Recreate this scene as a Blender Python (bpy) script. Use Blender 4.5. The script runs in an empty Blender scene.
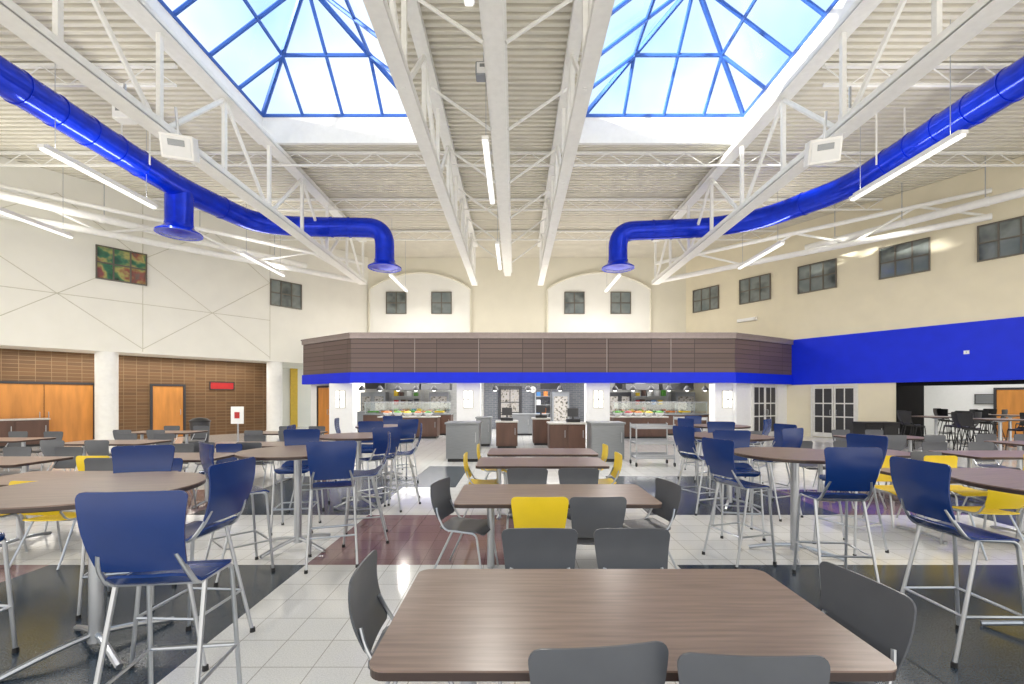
import bpy, bmesh, math, random
from mathutils import Vector, Matrix
random.seed(7)
C=bpy.context.scene.collection
F=455.0; HX=515.0; HY=398.0; EYE=1.65
KIDS={}
def PX(px,Y): return (px-HX)/F*Y
# ---------------------------------------------------------------- materials
def mat(name,col,rough=.5,metal=0.,var=.06,scale=8.,emit=0.,ecol=None,spec=None,bump=0.,stretch=None,ramp=None):
    m=bpy.data.materials.new(name); m.use_nodes=True
    nt=m.node_tree; b=nt.nodes['Principled BSDF']
    tc=nt.nodes.new('ShaderNodeTexCoord'); no=nt.nodes.new('ShaderNodeTexNoise')
    no.inputs['Scale'].default_value=scale; no.inputs['Detail'].default_value=3
    mp=nt.nodes.new('ShaderNodeMapping')
    if stretch: mp.inputs['Scale'].default_value=stretch
    nt.links.new(tc.outputs['Object'],mp.inputs['Vector']); nt.links.new(mp.outputs['Vector'],no.inputs['Vector'])
    r=nt.nodes.new('ShaderNodeValToRGB')
    r.color_ramp.elements[0].position=.3; r.color_ramp.elements[1].position=.7
    r.color_ramp.elements[0].color=[max(0,c*(1-var)) for c in col]+[1]
    r.color_ramp.elements[1].color=[min(1,c*(1+var)) for c in col]+[1]
    if ramp:
        for p,c in ramp:
            e=r.color_ramp.elements.new(p); e.color=list(c)+[1]
    nt.links.new(no.outputs['Fac'],r.inputs['Fac']); nt.links.new(r.outputs['Color'],b.inputs['Base Color'])
    b.inputs['Roughness'].default_value=rough; b.inputs['Metallic'].default_value=metal
    if spec is not None: b.inputs['Specular IOR Level'].default_value=spec
    if emit:
        b.inputs['Emission Color'].default_value=list(ecol or col)+[1]; b.inputs['Emission Strength'].default_value=emit
    if bump:
        bn=nt.nodes.new('ShaderNodeBump'); bn.inputs['Strength'].default_value=bump
        nt.links.new(no.outputs['Fac'],bn.inputs['Height']); nt.links.new(bn.outputs['Normal'],b.inputs['Normal'])
    return m
def glassmat(name,tint,mixf=.12,rough=.05):
    m=bpy.data.materials.new(name); m.use_nodes=True; nt=m.node_tree
    nt.nodes.remove(nt.nodes['Principled BSDF']); out=nt.nodes['Material Output']
    t=nt.nodes.new('ShaderNodeBsdfTransparent'); t.inputs['Color'].default_value=list(tint)+[1]
    g=nt.nodes.new('ShaderNodeBsdfGlossy'); g.inputs['Roughness'].default_value=rough
    x=nt.nodes.new('ShaderNodeMixShader'); x.inputs['Fac'].default_value=mixf
    nt.links.new(t.outputs[0],x.inputs[1]); nt.links.new(g.outputs[0],x.inputs[2]); nt.links.new(x.outputs[0],out.inputs['Surface'])
    return m
def brickmat(name,c1,c2,mortar,bw,bh,ms,rough=.6,axis='XZ',off=.5,bump=.2):
    m=bpy.data.materials.new(name); m.use_nodes=True; nt=m.node_tree; b=nt.nodes['Principled BSDF']
    tc=nt.nodes.new('ShaderNodeTexCoord'); sp=nt.nodes.new('ShaderNodeSeparateXYZ'); cb=nt.nodes.new('ShaderNodeCombineXYZ')
    nt.links.new(tc.outputs['Object'],sp.inputs[0])
    nt.links.new(sp.outputs[axis[0]],cb.inputs['X']); nt.links.new(sp.outputs[axis[1]],cb.inputs['Y'])
    br=nt.nodes.new('ShaderNodeTexBrick'); br.offset=off
    br.inputs['Scale'].default_value=1; br.inputs['Brick Width'].default_value=bw; br.inputs['Row Height'].default_value=bh
    br.inputs['Mortar Size'].default_value=ms; br.inputs['Color1'].default_value=list(c1)+[1]; br.inputs['Color2'].default_value=list(c2)+[1]; br.inputs['Mortar'].default_value=list(mortar)+[1]
    nt.links.new(cb.outputs[0],br.inputs['Vector']); nt.links.new(br.outputs['Color'],b.inputs['Base Color'])
    b.inputs['Roughness'].default_value=rough
    if bump:
        bn=nt.nodes.new('ShaderNodeBump'); bn.inputs['Strength'].default_value=bump; bn.inputs['Distance'].default_value=.01; bn.invert=True
        nt.links.new(br.outputs['Fac'],bn.inputs['Height']); nt.links.new(bn.outputs['Normal'],b.inputs['Normal'])
    return m
M={}
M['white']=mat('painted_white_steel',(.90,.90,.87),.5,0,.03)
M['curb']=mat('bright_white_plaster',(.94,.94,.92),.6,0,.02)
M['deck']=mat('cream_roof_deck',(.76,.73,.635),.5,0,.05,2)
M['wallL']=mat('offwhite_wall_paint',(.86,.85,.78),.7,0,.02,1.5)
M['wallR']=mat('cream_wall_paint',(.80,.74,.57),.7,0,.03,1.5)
M['wallB']=mat('pale_wall_paint',(.78,.75,.63),.7,0,.02,1.5)
M['wallA']=mat('white_arch_paint',(.87,.87,.82),.7,0,.02,1.5)
M['blue']=mat('vivid_blue_paint',(.002,.024,.74),.45,0,.05,2,spec=.3)
M['duct']=mat('blue_duct_metal',(.001,.032,.66),.18,.35,.15,5)
M['brick']=brickmat('brown_stack_masonry',(.165,.085,.033),(.125,.064,.025),(.27,.175,.09),.4,.135,.008,.6,'XZ',.0)
M['planks']=brickmat('brown_fascia_planks',(.155,.105,.095),(.12,.082,.075),(.05,.035,.03),1.7,.19,.012,.45,'XZ',.0,.4)
M['capm']=mat('taupe_metal_cap',(.30,.25,.24),.35,.3)
M['orange']=mat('orange_oak_veneer',(.58,.24,.05),.4,0,.15,6,stretch=(1,1,.15))
M['wood']=mat('walnut_laminate',(.24,.165,.13),.3,0,.22,5,stretch=(.6,9,1))
M['edge']=mat('dark_edge_band',(.05,.03,.025),.4)
M['grey']=mat('charcoal_plastic',(.092,.097,.11),.34,0,.05)
M['stoolb']=mat('navy_blue_plastic',(.003,.030,.165),.25,0,.05)
M['yellow']=mat('yellow_plastic',(.85,.60,.015),.35,0,.03)
M['black']=mat('black_plastic',(.012,.012,.014),.45)
M['mblack']=mat('matte_black_paint',(.006,.006,.007),.8,spec=.1)
M['metal']=mat('silver_powder_coat',(.50,.52,.55),.3,.8,.03)
M['steel']=mat('brushed_stainless',(.28,.295,.31),.35,.6,.06,5,stretch=(1,1,12))
M['counter']=mat('dark_wood_counter',(.10,.05,.035),.4,0,.2,5,stretch=(1,1,.2))
M['stone']=mat('speckled_stone_top',(.55,.53,.50),.3,0,.2,60)
M['tube']=mat('lit_lamp_lens',(1,1,1),.5,0,.0,1,emit=1.1,ecol=(1,.98,.94))
M['sconce']=mat('lit_sconce_lens',(1,1,1),.5,0,.0,1,emit=1.8,ecol=(1,.97,.9))
M['skyframe']=mat('blue_skylight_frame',(.04,.13,.50),.4,.2)
M['skyglass']=glassmat('skylight_glass',(.95,.98,1.0),.03)
M['guard']=glassmat('clear_guard_glass',(.92,.97,.96),.15)
M['winglass']=mat('painted_reflection_window_glass',(.10,.125,.13),.07,0,.55,.9,ramp=((.5,(.24,.27,.26)),))  # paler noise tone paints reflections into the pane colour
M['colglass']=mat('tinted_window_glass',(.08,.10,.09),.08,0,.4,1.6,ramp=((.45,(.08,.22,.12)),(.52,(.45,.42,.15)),(.6,(.30,.10,.08))))
M['coolglass']=mat('cooler_stocked_glass',(.16,.16,.17),.15,0,.95,11,ramp=((.5,(.45,.42,.38)),))
M['frame']=mat('pale_window_frame',(.62,.60,.50),.4)
M['wframe']=mat('white_door_frame',(.75,.75,.72),.4)
M['brframe']=mat('bronze_window_frame',(.14,.125,.10),.4)
M['dkframe']=mat('dark_door_frame',(.05,.05,.055),.4,.3)
M['gtile']=brickmat('grey_wall_tile',(.15,.16,.18),(.12,.13,.15),(.28,.28,.29),.3,.1,.006,.25)
M['stile']=brickmat('pale_grey_wall_tile',(.60,.60,.58),(.52,.52,.51),(.7,.7,.69),.3,.15,.006,.25)
M['serv']=mat('servery_white_wall',(.85,.86,.86),.5,0,.02)
M['yellowwall']=mat('mustard_wall_paint',(.75,.50,.06),.6)
M['red']=mat('red_sign_face',(.45,.02,.02),.4)
M['green']=mat('salad_green',(.10,.35,.04),.5,0,.4,20)
M['food']=mat('orange_food',(.7,.22,.04),.5,0,.4,20)
M['brightblue']=mat('blue_carton',(.05,.2,.5),.5)
# floor
def floormat():
    m=bpy.data.materials.new('terrazzo_tile_floor'); m.use_nodes=True; nt=m.node_tree; b=nt.nodes['Principled BSDF']; L=nt.links
    tc=nt.nodes.new('ShaderNodeTexCoord'); sp=nt.nodes.new('ShaderNodeSeparateXYZ'); L.new(tc.outputs['Object'],sp.inputs[0])
    def cmp(sock,op,v):
        n=nt.nodes.new('ShaderNodeMath'); n.operation=op; n.inputs[1].default_value=v; L.new(sock,n.inputs[0]); return n.outputs[0]
    def mul(a,c,op='MULTIPLY'):
        n=nt.nodes.new('ShaderNodeMath'); n.operation=op; L.new(a,n.inputs[0]); L.new(c,n.inputs[1]); return n.outputs[0]
    def rect(x0,x1,y0,y1):
        X,Y=sp.outputs['X'],sp.outputs['Y']
        return mul(mul(cmp(X,'GREATER_THAN',x0),cmp(X,'LESS_THAN',x1)),mul(cmp(Y,'GREATER_THAN',y0),cmp(Y,'LESS_THAN',y1)))
    def union(rs):
        a=rect(*rs[0])
        for r in rs[1:]: a=mul(a,rect(*r),'MAXIMUM')
        return a
    blk=union([(-4.6,-2.07,1.6,4.5),(-4.6,-2.07,6.42,9.6),(-2.07,-1.1,8.4,11.0),(1.6,6.2,1.2,4.5),(1.9,4.6,6.42,9.6),(-9.5,-7.2,4.5,6.42),(6.4,8.6,4.5,8.2),(-8.5,-6.3,12.4,15)])
    pur=union([(-2.07,.15,4.5,6.42),(-7.2,-4.6,2.6,4.5),(-6.3,-4.6,6.42,8.2),(4.6,6.4,6.42,8.2)])
    n1=nt.nodes.new('ShaderNodeTexNoise'); n1.inputs['Scale'].default_value=110; n1.inputs['Detail'].default_value=3
    L.new(tc.outputs['Object'],n1.inputs['Vector'])
    def speck(c0,c1,a=.36,z=.64):
        r=nt.nodes.new('ShaderNodeValToRGB'); r.color_ramp.elements[0].position=a; r.color_ramp.elements[1].position=z
        r.color_ramp.elements[0].color=list(c0)+[1]; r.color_ramp.elements[1].color=list(c1)+[1]; L.new(n1.outputs['Fac'],r.inputs['Fac']); return r.outputs[0]
    def mix(f,a,c):
        x=nt.nodes.new('ShaderNodeMix'); x.data_type='RGBA'; L.new(f,x.inputs[0]); L.new(a,x.inputs[6]); L.new(c,x.inputs[7]); return x.outputs[2]
    lt=speck((.76,.755,.73),(.90,.89,.87)); bk=speck((.016,.027,.042),(.055,.075,.10)); pu=speck((.22,.12,.13),(.32,.20,.205))
    c=mix(blk,mix(pur,lt,pu),bk)
    br=nt.nodes.new('ShaderNodeTexBrick'); br.offset=0
    br.inputs['Scale'].default_value=1; br.inputs['Brick Width'].default_value=.31; br.inputs['Row Height'].default_value=.31; br.inputs['Mortar Size'].default_value=.0035
    br.inputs['Color1'].default_value=(1,1,1,1); br.inputs['Color2'].default_value=(.94,.94,.94,1); br.inputs['Mortar'].default_value=(.55,.53,.5,1)
    L.new(tc.outputs['Object'],br.inputs['Vector'])
    x=nt.nodes.new('ShaderNodeMix'); x.data_type='RGBA'; x.blend_type='MULTIPLY'; x.inputs[0].default_value=1; L.new(c,x.inputs[6]); L.new(br.outputs['Color'],x.inputs[7])
    L.new(x.outputs[2],b.inputs['Base Color']); b.inputs['Specular IOR Level'].default_value=.5
    ra=nt.nodes.new('ShaderNodeMath'); ra.operation='MULTIPLY_ADD'; ra.inputs[1].default_value=.09; ra.inputs[2].default_value=.10
    L.new(blk,ra.inputs[0]); L.new(ra.outputs[0],b.inputs['Roughness'])
    return m
M['floor']=floormat()
# ---------------------------------------------------------------- mesh helpers
def box(bm,x0,x1,y0,y1,z0,z1):
    v=[bm.verts.new(p) for p in ((x0,y0,z0),(x1,y0,z0),(x1,y1,z0),(x0,y1,z0),(x0,y0,z1),(x1,y0,z1),(x1,y1,z1),(x0,y1,z1))]
    for f in ((0,3,2,1),(4,5,6,7),(0,1,5,4),(1,2,6,5),(2,3,7,6),(3,0,4,7)): bm.faces.new([v[i] for i in f])
def cbox(bm,c,s): box(bm,c[0]-s[0]/2,c[0]+s[0]/2,c[1]-s[1]/2,c[1]+s[1]/2,c[2]-s[2]/2,c[2]+s[2]/2)
def fillet(pts,r,n=5):
    pts=[Vector(p) for p in pts]; out=[pts[0]]
    for i in range(1,len(pts)-1):
        a,b,c=pts[i-1],pts[i],pts[i+1]; d1=(a-b); d2=(c-b); rr=min(r,d1.length*.49,d2.length*.49)
        p1=b+d1.normalized()*rr; p2=b+d2.normalized()*rr
        for k in range(n+1):
            t=k/n; out.append(p1*(1-t)**2+b*2*t*(1-t)+p2*t*t)
    out.append(pts[-1]); return out
def tube(bm,pts,r,seg=8,closed=False):
    pts=[Vector(p) for p in pts]; n=len(pts); rings=[]; up=None
    for i in range(n):
        if closed: t=(pts[(i+1)%n]-pts[i-1]).normalized()
        else: t=(pts[min(i+1,n-1)]-pts[max(i-1,0)]).normalized()
        if up is None:
            up=Vector((0,0,1)) if abs(t.z)<.9 else Vector((1,0,0))
        a=t.cross(up).normalized(); b=a.cross(t).normalized(); up=b
        rr=r[i] if isinstance(r,(list,tuple)) else r
        rings.append([bm.verts.new(pts[i]+a*rr*math.cos(2*math.pi*k/seg)+b*rr*math.sin(2*math.pi*k/seg)) for k in range(seg)])
    for i in range(n if closed else n-1):
        A=rings[i]; B=rings[(i+1)%n]
        for k in range(seg): bm.faces.new((A[k],A[(k+1)%seg],B[(k+1)%seg],B[k]))
    if not closed:
        bm.faces.new(rings[0][::-1]); bm.faces.new(rings[-1])
def lathe(bm,prof,c=(0,0,0),seg=32):
    rings=[]
    for r,z in prof:
        rings.append([bm.verts.new((c[0]+r*math.cos(2*math.pi*k/seg),c[1]+r*math.sin(2*math.pi*k/seg),c[2]+z)) for k in range(seg)])
    for i in range(len(rings)-1):
        A,B=rings[i],rings[i+1]
        for k in range(seg): bm.faces.new((A[k],A[(k+1)%seg],B[(k+1)%seg],B[k]))
    bm.faces.new(rings[0][::-1]); bm.faces.new(rings[-1])
def prism(bm,poly,z0,z1):
    a=[bm.verts.new((p[0],p[1],z0)) for p in poly]; b=[bm.verts.new((p[0],p[1],z1)) for p in poly]; n=len(poly)
    bm.faces.new(a[::-1]); bm.faces.new(b)
    for i in range(n): bm.faces.new((a[i],a[(i+1)%n],b[(i+1)%n],b[i]))
def rrect(w,d,r,n=6):
    out=[]
    for cx,cy,a0 in ((w/2-r,d/2-r,0),(-w/2+r,d/2-r,90),(-w/2+r,-d/2+r,180),(w/2-r,-d/2+r,270)):
        for k in range(n+1):
            a=math.radians(a0+90*k/n); out.append((cx+r*math.cos(a),cy+r*math.sin(a)))
    return out
def shell(bm,w0,w1,Ln,r,fn,th,nu=10,nv=8):
    ts=[0,.12*r,.35*r,.7*r,r]+[r+(Ln-2*r)*k/nv for k in range(1,nv)]+[Ln-r,Ln-.7*r,Ln-.35*r,Ln-.12*r,Ln]
    P=[]
    for t in ts:
        w=(w0+(w1-w0)*t/Ln)/2
        d=min(t,Ln-t)
        if d<r: w=w-r+math.sqrt(max(0,r*r-(r-d)**2))
        P.append([Vector(fn((2*j/nu-1)*w,t/Ln)) for j in range(nu+1)])
    nr=len(ts); T=[];B=[]
    for i in range(nr):
        a=[];b=[]
        for j in range(nu+1):
            du=P[i][min(j+1,nu)]-P[i][max(j-1,0)]; dv=P[min(i+1,nr-1)][j]-P[max(i-1,0)][j]
            n=du.cross(dv).normalized()
            a.append(bm.verts.new(P[i][j]+n*th/2)); b.append(bm.verts.new(P[i][j]-n*th/2))
        T.append(a);B.append(b)
    for i in range(nr-1):
        for j in range(nu):
            bm.faces.new((T[i][j],T[i][j+1],T[i+1][j+1],T[i+1][j])); bm.faces.new((B[i][j],B[i+1][j],B[i+1][j+1],B[i][j+1]))
        bm.faces.new((T[i][0],T[i+1][0],B[i+1][0],B[i][0])); bm.faces.new((T[i][nu],B[i][nu],B[i+1][nu],T[i+1][nu]))
    for j in range(nu):
        bm.faces.new((T[0][j],B[0][j],B[0][j+1],T[0][j+1])); bm.faces.new((T[-1][j],T[-1][j+1],B[-1][j+1],B[-1][j]))
def fin(name,build,material,parent=None,smooth=False,loc=(0,0,0),rz=0,bevel=0):
    bm=bmesh.new(); build(bm); bmesh.ops.recalc_face_normals(bm,faces=bm.faces)
    me=bpy.data.meshes.new(name); bm.to_mesh(me); bm.free()
    mats=material if isinstance(material,list) else [material]
    for q in mats: me.materials.append(M[q])
    if smooth:
        me.shade_smooth(); me.set_sharp_from_angle(angle=math.radians(40))
    o=bpy.data.objects.new(name,me); C.objects.link(o); o.location=loc; o.rotation_euler=(0,0,rz)
    if parent: o.parent=parent; KIDS.setdefault(parent.name,[]).append(o)
    if bevel:
        b=o.modifiers.new('bevel','BEVEL'); b.width=bevel; b.segments=2; b.limit_method='ANGLE'
    return o
def empty(name,loc=(0,0,0),rz=0,label=None,cat=None,group=None,kind=None):
    o=bpy.data.objects.new(name,None); o.empty_display_size=.1; C.objects.link(o); o.location=loc; o.rotation_euler=(0,0,rz)
    tag(o,label,cat,group,kind); return o
def tag(o,label=None,cat=None,group=None,kind=None):
    if label:o['label']=label
    if cat:o['category']=cat
    if group:o['group']=group
    if kind:o['kind']=kind
    return o
def dup(root,loc,rz=0,label=None,group=None):
    n=root.copy(); C.objects.link(n); n.location=loc; n.rotation_euler=(0,0,rz)
    if label:n['label']=label
    if group:n['group']=group
    def rec(a,b):
        for c in KIDS.get(a.name,[]):
            k=c.copy(); k.parent=b; C.objects.link(k); KIDS.setdefault(b.name,[]).append(k); rec(c,k)
    rec(root,n); return n
def struct(name,build,material,**k):
    return tag(fin(name,build,material,**k),kind='structure')
# ---------------------------------------------------------------- room shell
ZC=9.3; YB=24.8
struct('floor',lambda bm:box(bm,-30,30,-4,30,-.2,0),'floor')
PR=Vector((9.32,YB)); UR=Vector((.65,-1)).normalized(); RR=math.atan2(UR.y,UR.x)
PL=Vector((-8.0,YB)); UL=Vector((-.8,-1)).normalized(); RL=math.atan2(-UL.y,-UL.x)
def sp(P,U,px):
    r=(px-HX)/F; return (r*P.y-P.x)/(U.x-r*U.y)
sR=lambda px:sp(PR,UR,px); sL=lambda px:sp(PL,UL,px)
LW=27
so=sR(897)
def rw(bm):
    box(bm,0,LW,0,.3,2.23,ZC); box(bm,0,so,0,.3,0,2.23)
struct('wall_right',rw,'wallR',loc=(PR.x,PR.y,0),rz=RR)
bs=sR(792)
struct('trim_1',lambda bm:box(bm,bs,LW,-.06,-.001,2.23,4.22),'blue',loc=(PR.x,PR.y,0),rz=RR)
struct('trim_14',lambda bm:box(bm,so,LW,.02,.5,2.10,2.23),'mblack',loc=(PR.x,PR.y,0),rz=RR)
RD=6.0
struct('wall_recess_side',lambda bm:(box(bm,so-.25,so,.3,2.9,0,3),box(bm,so-.02,so+.01,-.03,.3,0,2.23)),'mblack',loc=(PR.x,PR.y,0),rz=RR)
struct('wall_recess_rear',lambda bm:box(bm,so-5,LW,RD,RD+.2,0,3),'serv',loc=(PR.x,PR.y,0),rz=RR)
struct('ceiling_recess',lambda bm:box(bm,so-5,LW,.3,RD+.2,3,3.1),'serv',loc=(PR.x,PR.y,0),rz=RR)
ZL=3.33
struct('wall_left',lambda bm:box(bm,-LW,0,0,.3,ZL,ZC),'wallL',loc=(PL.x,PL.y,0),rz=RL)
sb=sL(276)
struct('wall_brick',lambda bm:box(bm,-LW,-sb+.6,1.5,1.7,0,ZL+.1),'brick',loc=(PL.x,PL.y,0),rz=RL)
struct('ceiling_alcove',lambda bm:box(bm,-LW,0,.3,5,ZL,ZL+.1),'wallL',loc=(PL.x,PL.y,0),rz=RL)
struct('wall_corridor',lambda bm:(box(bm,-sb+.6,0.2,4.4,4.6,0,ZL),box(bm,-sb+.4,-sb+.6,1.7,4.6,0,ZL)),'wallL',loc=(PL.x,PL.y,0),rz=RL)
struct('wall_corridor_accent',lambda bm:box(bm,-sb+2.7,-sb+3.1,4.33,4.4,0,ZL),'yellowwall',loc=(PL.x,PL.y,0),rz=RL)
for i in range(3):
    s0=-(sL(270)+i*4.6)
    def rv(bm,s0=s0):
        for a,b in (((s0,3.5),(s0-4.6,6.9)),((s0,6.9),(s0-4.6,3.5)),((s0,3.4),(s0,9.2)),((s0,5.2),(s0-4.6,5.2)),((s0,6.9),(s0-2.3,8.6)),((s0-4.6,6.9),(s0-2.3,8.6))):
            tube(bm,[(a[0],-.004,a[1]),(b[0],-.004,b[1])],.012,4)
    struct('trim_%d'%(2+i),rv,'frame',loc=(PL.x,PL.y,0),rz=RL)
struct('wall_back',lambda bm:box(bm,PL.x-.2,PR.x+.2,YB,YB+.3,0,ZC),'wallB')
def arch(x0,x1,zs,zt,n=20,o=0):
    pts=[(x0-o,4.0)]
    for k in range(n+1):
        t=k/n; pts.append((x0-o+(x1-x0+2*o)*t,zs+o+(zt-zs)*math.sin(math.pi*t)**.8))
    pts.append((x1+o,4.0)); return pts
for k,(a,b) in enumerate(((370,471),(547,650))):
    def ar(bm,a=a,b=b,y0=YB-.12,y1=YB,o=0):
        pl=arch(PX(a,YB),PX(b,YB),7.55,8.45,o=o)
        A=[bm.verts.new((p[0],y0,p[1])) for p in pl]; B=[bm.verts.new((p[0],y1,p[1])) for p in pl]
        bm.faces.new(A); n=len(pl)
        for i in range(n): bm.faces.new((A[i],B[i],B[(i+1)%n],A[(i+1)%n]))
    struct('trim_%d'%(6+k),ar,'wallA')
    def rim(bm,a=a,b=b):
        pl=arch(PX(a,YB),PX(b,YB),7.55,8.45)
        tube(bm,[(p[0],YB-.12,p[1]) for p in pl],.06,6)
    struct('trim_%d'%(10+k),rim,'wallB')
for px in (109,278):
    s=sL(px); p=PL+UL*s+Vector((.78,-.62))*(-.35)
    struct('trim_%d'%(8+(px>200)),lambda bm:lathe(bm,[(.36,0),(.36,.15),(.33,.16),(.33,ZL)],seg=28),'white',smooth=True,loc=(p.x,p.y,0))
SKY=[(-7.6,-2.6),(1.9,6.9)]; SY=(8.6,13.6)
def deck(bm):
    pitch=.19
    prof=[(0,0),(.09,0),(.105,.07),(.175,.07),(.19,0)]
    def strip(x0,x1,y0,y1):
        y=y0; rows=[]
        while y<y1-.001:
            for dy,dz in prof[:-1]:
                rows.append((min(y+dy,y1),ZC+dz))
            y+=pitch
        rows.append((y1,ZC))
        pv=None
        for yy,zz in rows:
            a=bm.verts.new((x0,yy,zz)); b=bm.verts.new((x1,yy,zz))
            if pv: bm.faces.new((pv[0],pv[1],b,a))
            pv=(a,b)
    X=[-30,SKY[0][0],SKY[0][1],SKY[1][0],SKY[1][1],30]
    for i in range(5):
        if i in(1,3):
            strip(X[i],X[i+1],-4,SY[0]); strip(X[i],X[i+1],SY[1],YB+.2)
        else: strip(X[i],X[i+1],-4,YB+.2)
struct('ceiling',deck,'deck')
def roof(bm):
    X=[-30,SKY[0][0]-.1,SKY[0][1]+.1,SKY[1][0]-.1,SKY[1][1]+.1,30]
    for i in range(5):
        if i in(1,3):
            box(bm,X[i],X[i+1],-4,SY[0]-.1,ZC+.1,ZC+.25); box(bm,X[i],X[i+1],SY[1]+.1,YB+.3,ZC+.1,ZC+.25)
        else: box(bm,X[i],X[i+1],-4,YB+.3,ZC+.1,ZC+.25)
struct('ceiling_roof_slab',roof,'white')
# skylights
ZG=10.0; RISE=1.8
for k,(x0,x1) in enumerate(SKY):
    cx=(x0+x1)/2; cy=sum(SY)/2; H=2.5; h=2.36
    E=empty('skylight',(cx,cy,ZC),0,'pyramid glass skylight with blue frame above a white curb','skylight','pyramid roof skylights')
    g=ZG-ZC
    def curb(bm):
        q=[(-1,-1),(1,-1),(1,1),(-1,1)]
        A=[bm.verts.new((a*H,b*H,-.03)) for a,b in q]; B=[bm.verts.new((a*h,b*h,g)) for a,b in q]
        D=[bm.verts.new((a*(H+.1),b*(H+.1),g)) for a,b in q]; G=[bm.verts.new((a*(H+.1),b*(H+.1),-.03)) for a,b in q]
        for i in range(4):
            j=(i+1)%4
            bm.faces.new((A[i],A[j],B[j],B[i])); bm.faces.new((B[i],B[j],D[j],D[i])); bm.faces.new((D[i],D[j],G[j],G[i])); bm.faces.new((G[i],G[j],A[j],A[i]))
    fin('curb',curb,'curb',E)
    ap=Vector((0,0,g+RISE))
    R=.05
    for sx,sy in((1,1),(1,-1),(-1,1),(-1,-1)):
        fin('hip_rafter',lambda bm:tube(bm,[(sx*h,sy*h,g),ap],.07,6),'skyframe',E)
    for a in range(4):
        rot=Matrix.Rotation(a*math.pi/2,3,'Z')
        q=lambda x,y,z:rot@Vector((x,y,z))
        m=g+RISE/2
        fin('purlin',lambda bm:tube(bm,[q(-h/2,h/2,m),q(h/2,h/2,m)],R,6),'skyframe',E)
        fin('eave_rail',lambda bm:tube(bm,[q(-h,h,g),q(h,h,g)],.05,6),'skyframe',E)
        fin('mullion',lambda bm:tube(bm,[q(0,h,g),q(0,0,g+RISE)],R,6),'skyframe',E)
        for s in(-1,1):
            fin('mullion',lambda bm:tube(bm,[q(s*h/2,h,g),q(s*h/2,h/2,m)],R,6),'skyframe',E)
        def pane(bm):
            v=[bm.verts.new(q(-h,h,g+.05)),bm.verts.new(q(h,h,g+.05)),bm.verts.new(q(0,0,g+RISE+.05))]; bm.faces.new(v)
        fin('glass_pane',pane,'skyglass',E)
# ---------------------------------------------------------------- trusses
def truss(X,zb,zt,y0,y1,cw,nb,label,group):
    E=empty('roof_truss',(X,0,0),0,label,'truss',group)
    def ch(z,w,hh):
        return lambda bm:(box(bm,-w/2,w/2,y0,y1,z-.02,z+.02),box(bm,-w/2+.0,-w/2+.05,y0,y1,z,z+hh),box(bm,w/2-.05,w/2,y0,y1,z,z+hh))
    fin('bottom_chord',ch(zb,cw,.16),'white',E); fin('top_chord',ch(zt,cw,.14),'white',E)
    n=nb; st=(y1-y0)/n
    for i in range(n+1):
        y=y0+i*st
        fin('vertical_web',lambda bm:box(bm,-.045,.045,y-.045,y+.045,zb,zt),'white',E)
        if i<n:
            a,b=((y,zb),(y+st,zt)) if i%2==0 else ((y,zt),(y+st,zb))
            fin('diagonal_web',lambda bm:tube(bm,[(0,a[0],a[1]),(0,b[0],b[1])],.055,6),'white',E)
    return E
truss(-7.15,7.0,9.0,1,21.4,.36,10,'long white steel roof truss beside a skylight','main roof trusses')
truss(6.6,7.0,9.0,1,21.4,.36,10,'long white steel roof truss beside a skylight','main roof trusses')
truss(-1.98,7.2,9.1,1,22.4,.28,12,'white steel roof truss beside the middle raceway','main roof trusses')
truss(1.25,7.2,9.1,1,22.4,.28,12,'white steel roof truss beside the middle raceway','main roof trusses')
E=empty('ceiling_raceway',(-.36,0,0),0,'long white boxed raceway hung between roof trusses','raceway')
fin('channel',lambda bm:box(bm,-.17,.17,1,23,7.8,7.98),'white',E)
fin('cap_strip',lambda bm:box(bm,-.22,.22,1,23,7.981,8.0),'white',E)
for y in (5,8,11,13,17,21):
    fin('hanger',lambda bm:box(bm,-.02,.02,y-.02,y+.02,8,ZC),'white',E)
for i,y in enumerate((8,10.6,13.2,15.8,18.4,21)):
    for s,x1 in((-1,-1.98),(1,1.25)):
        o=fin('sway_brace',lambda bm:tube(bm,[(-.36+s*.2,y,7.9),(x1,y+.2,9.0)],.035,6),'white',smooth=True)
        tag(o,'white diagonal steel sway brace under the roof deck','brace','roof sway braces')
xl=lambda y:-8-.8*(YB-y)+.1
xr=lambda y:9.32+.65*(YB-y)-.1
def joist(x0,x1,y,z0,z1,lab='white open web steel joist under the roof deck'):
    E=empty('bar_joist',(0,y,0),0,lab,'joist','open web roof joists')
    fin('bottom_chord',lambda bm:box(bm,x0,x1,-.035,.035,z0-.025,z0+.025),'white',E)
    fin('top_chord',lambda bm:box(bm,x0,x1,-.05,.05,z1-.03,z1+.03),'white',E)
    n=max(2,int((x1-x0)/.6)); pts=[(x0+(x1-x0)*i/n,0,z0 if i%2 else z1) for i in range(n+1)]
    fin('web_rod',lambda bm:tube(bm,pts,.016,5),'white',E)
for y in (14.1,17.4,20.7): joist(xl(y),xr(y),y,8.85,9.24)
for y in (6.6,10.4): 
    joist(xl(y),-7.75,y,8.8,9.24); joist(7.05,xr(y),y,8.8,9.24)
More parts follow.
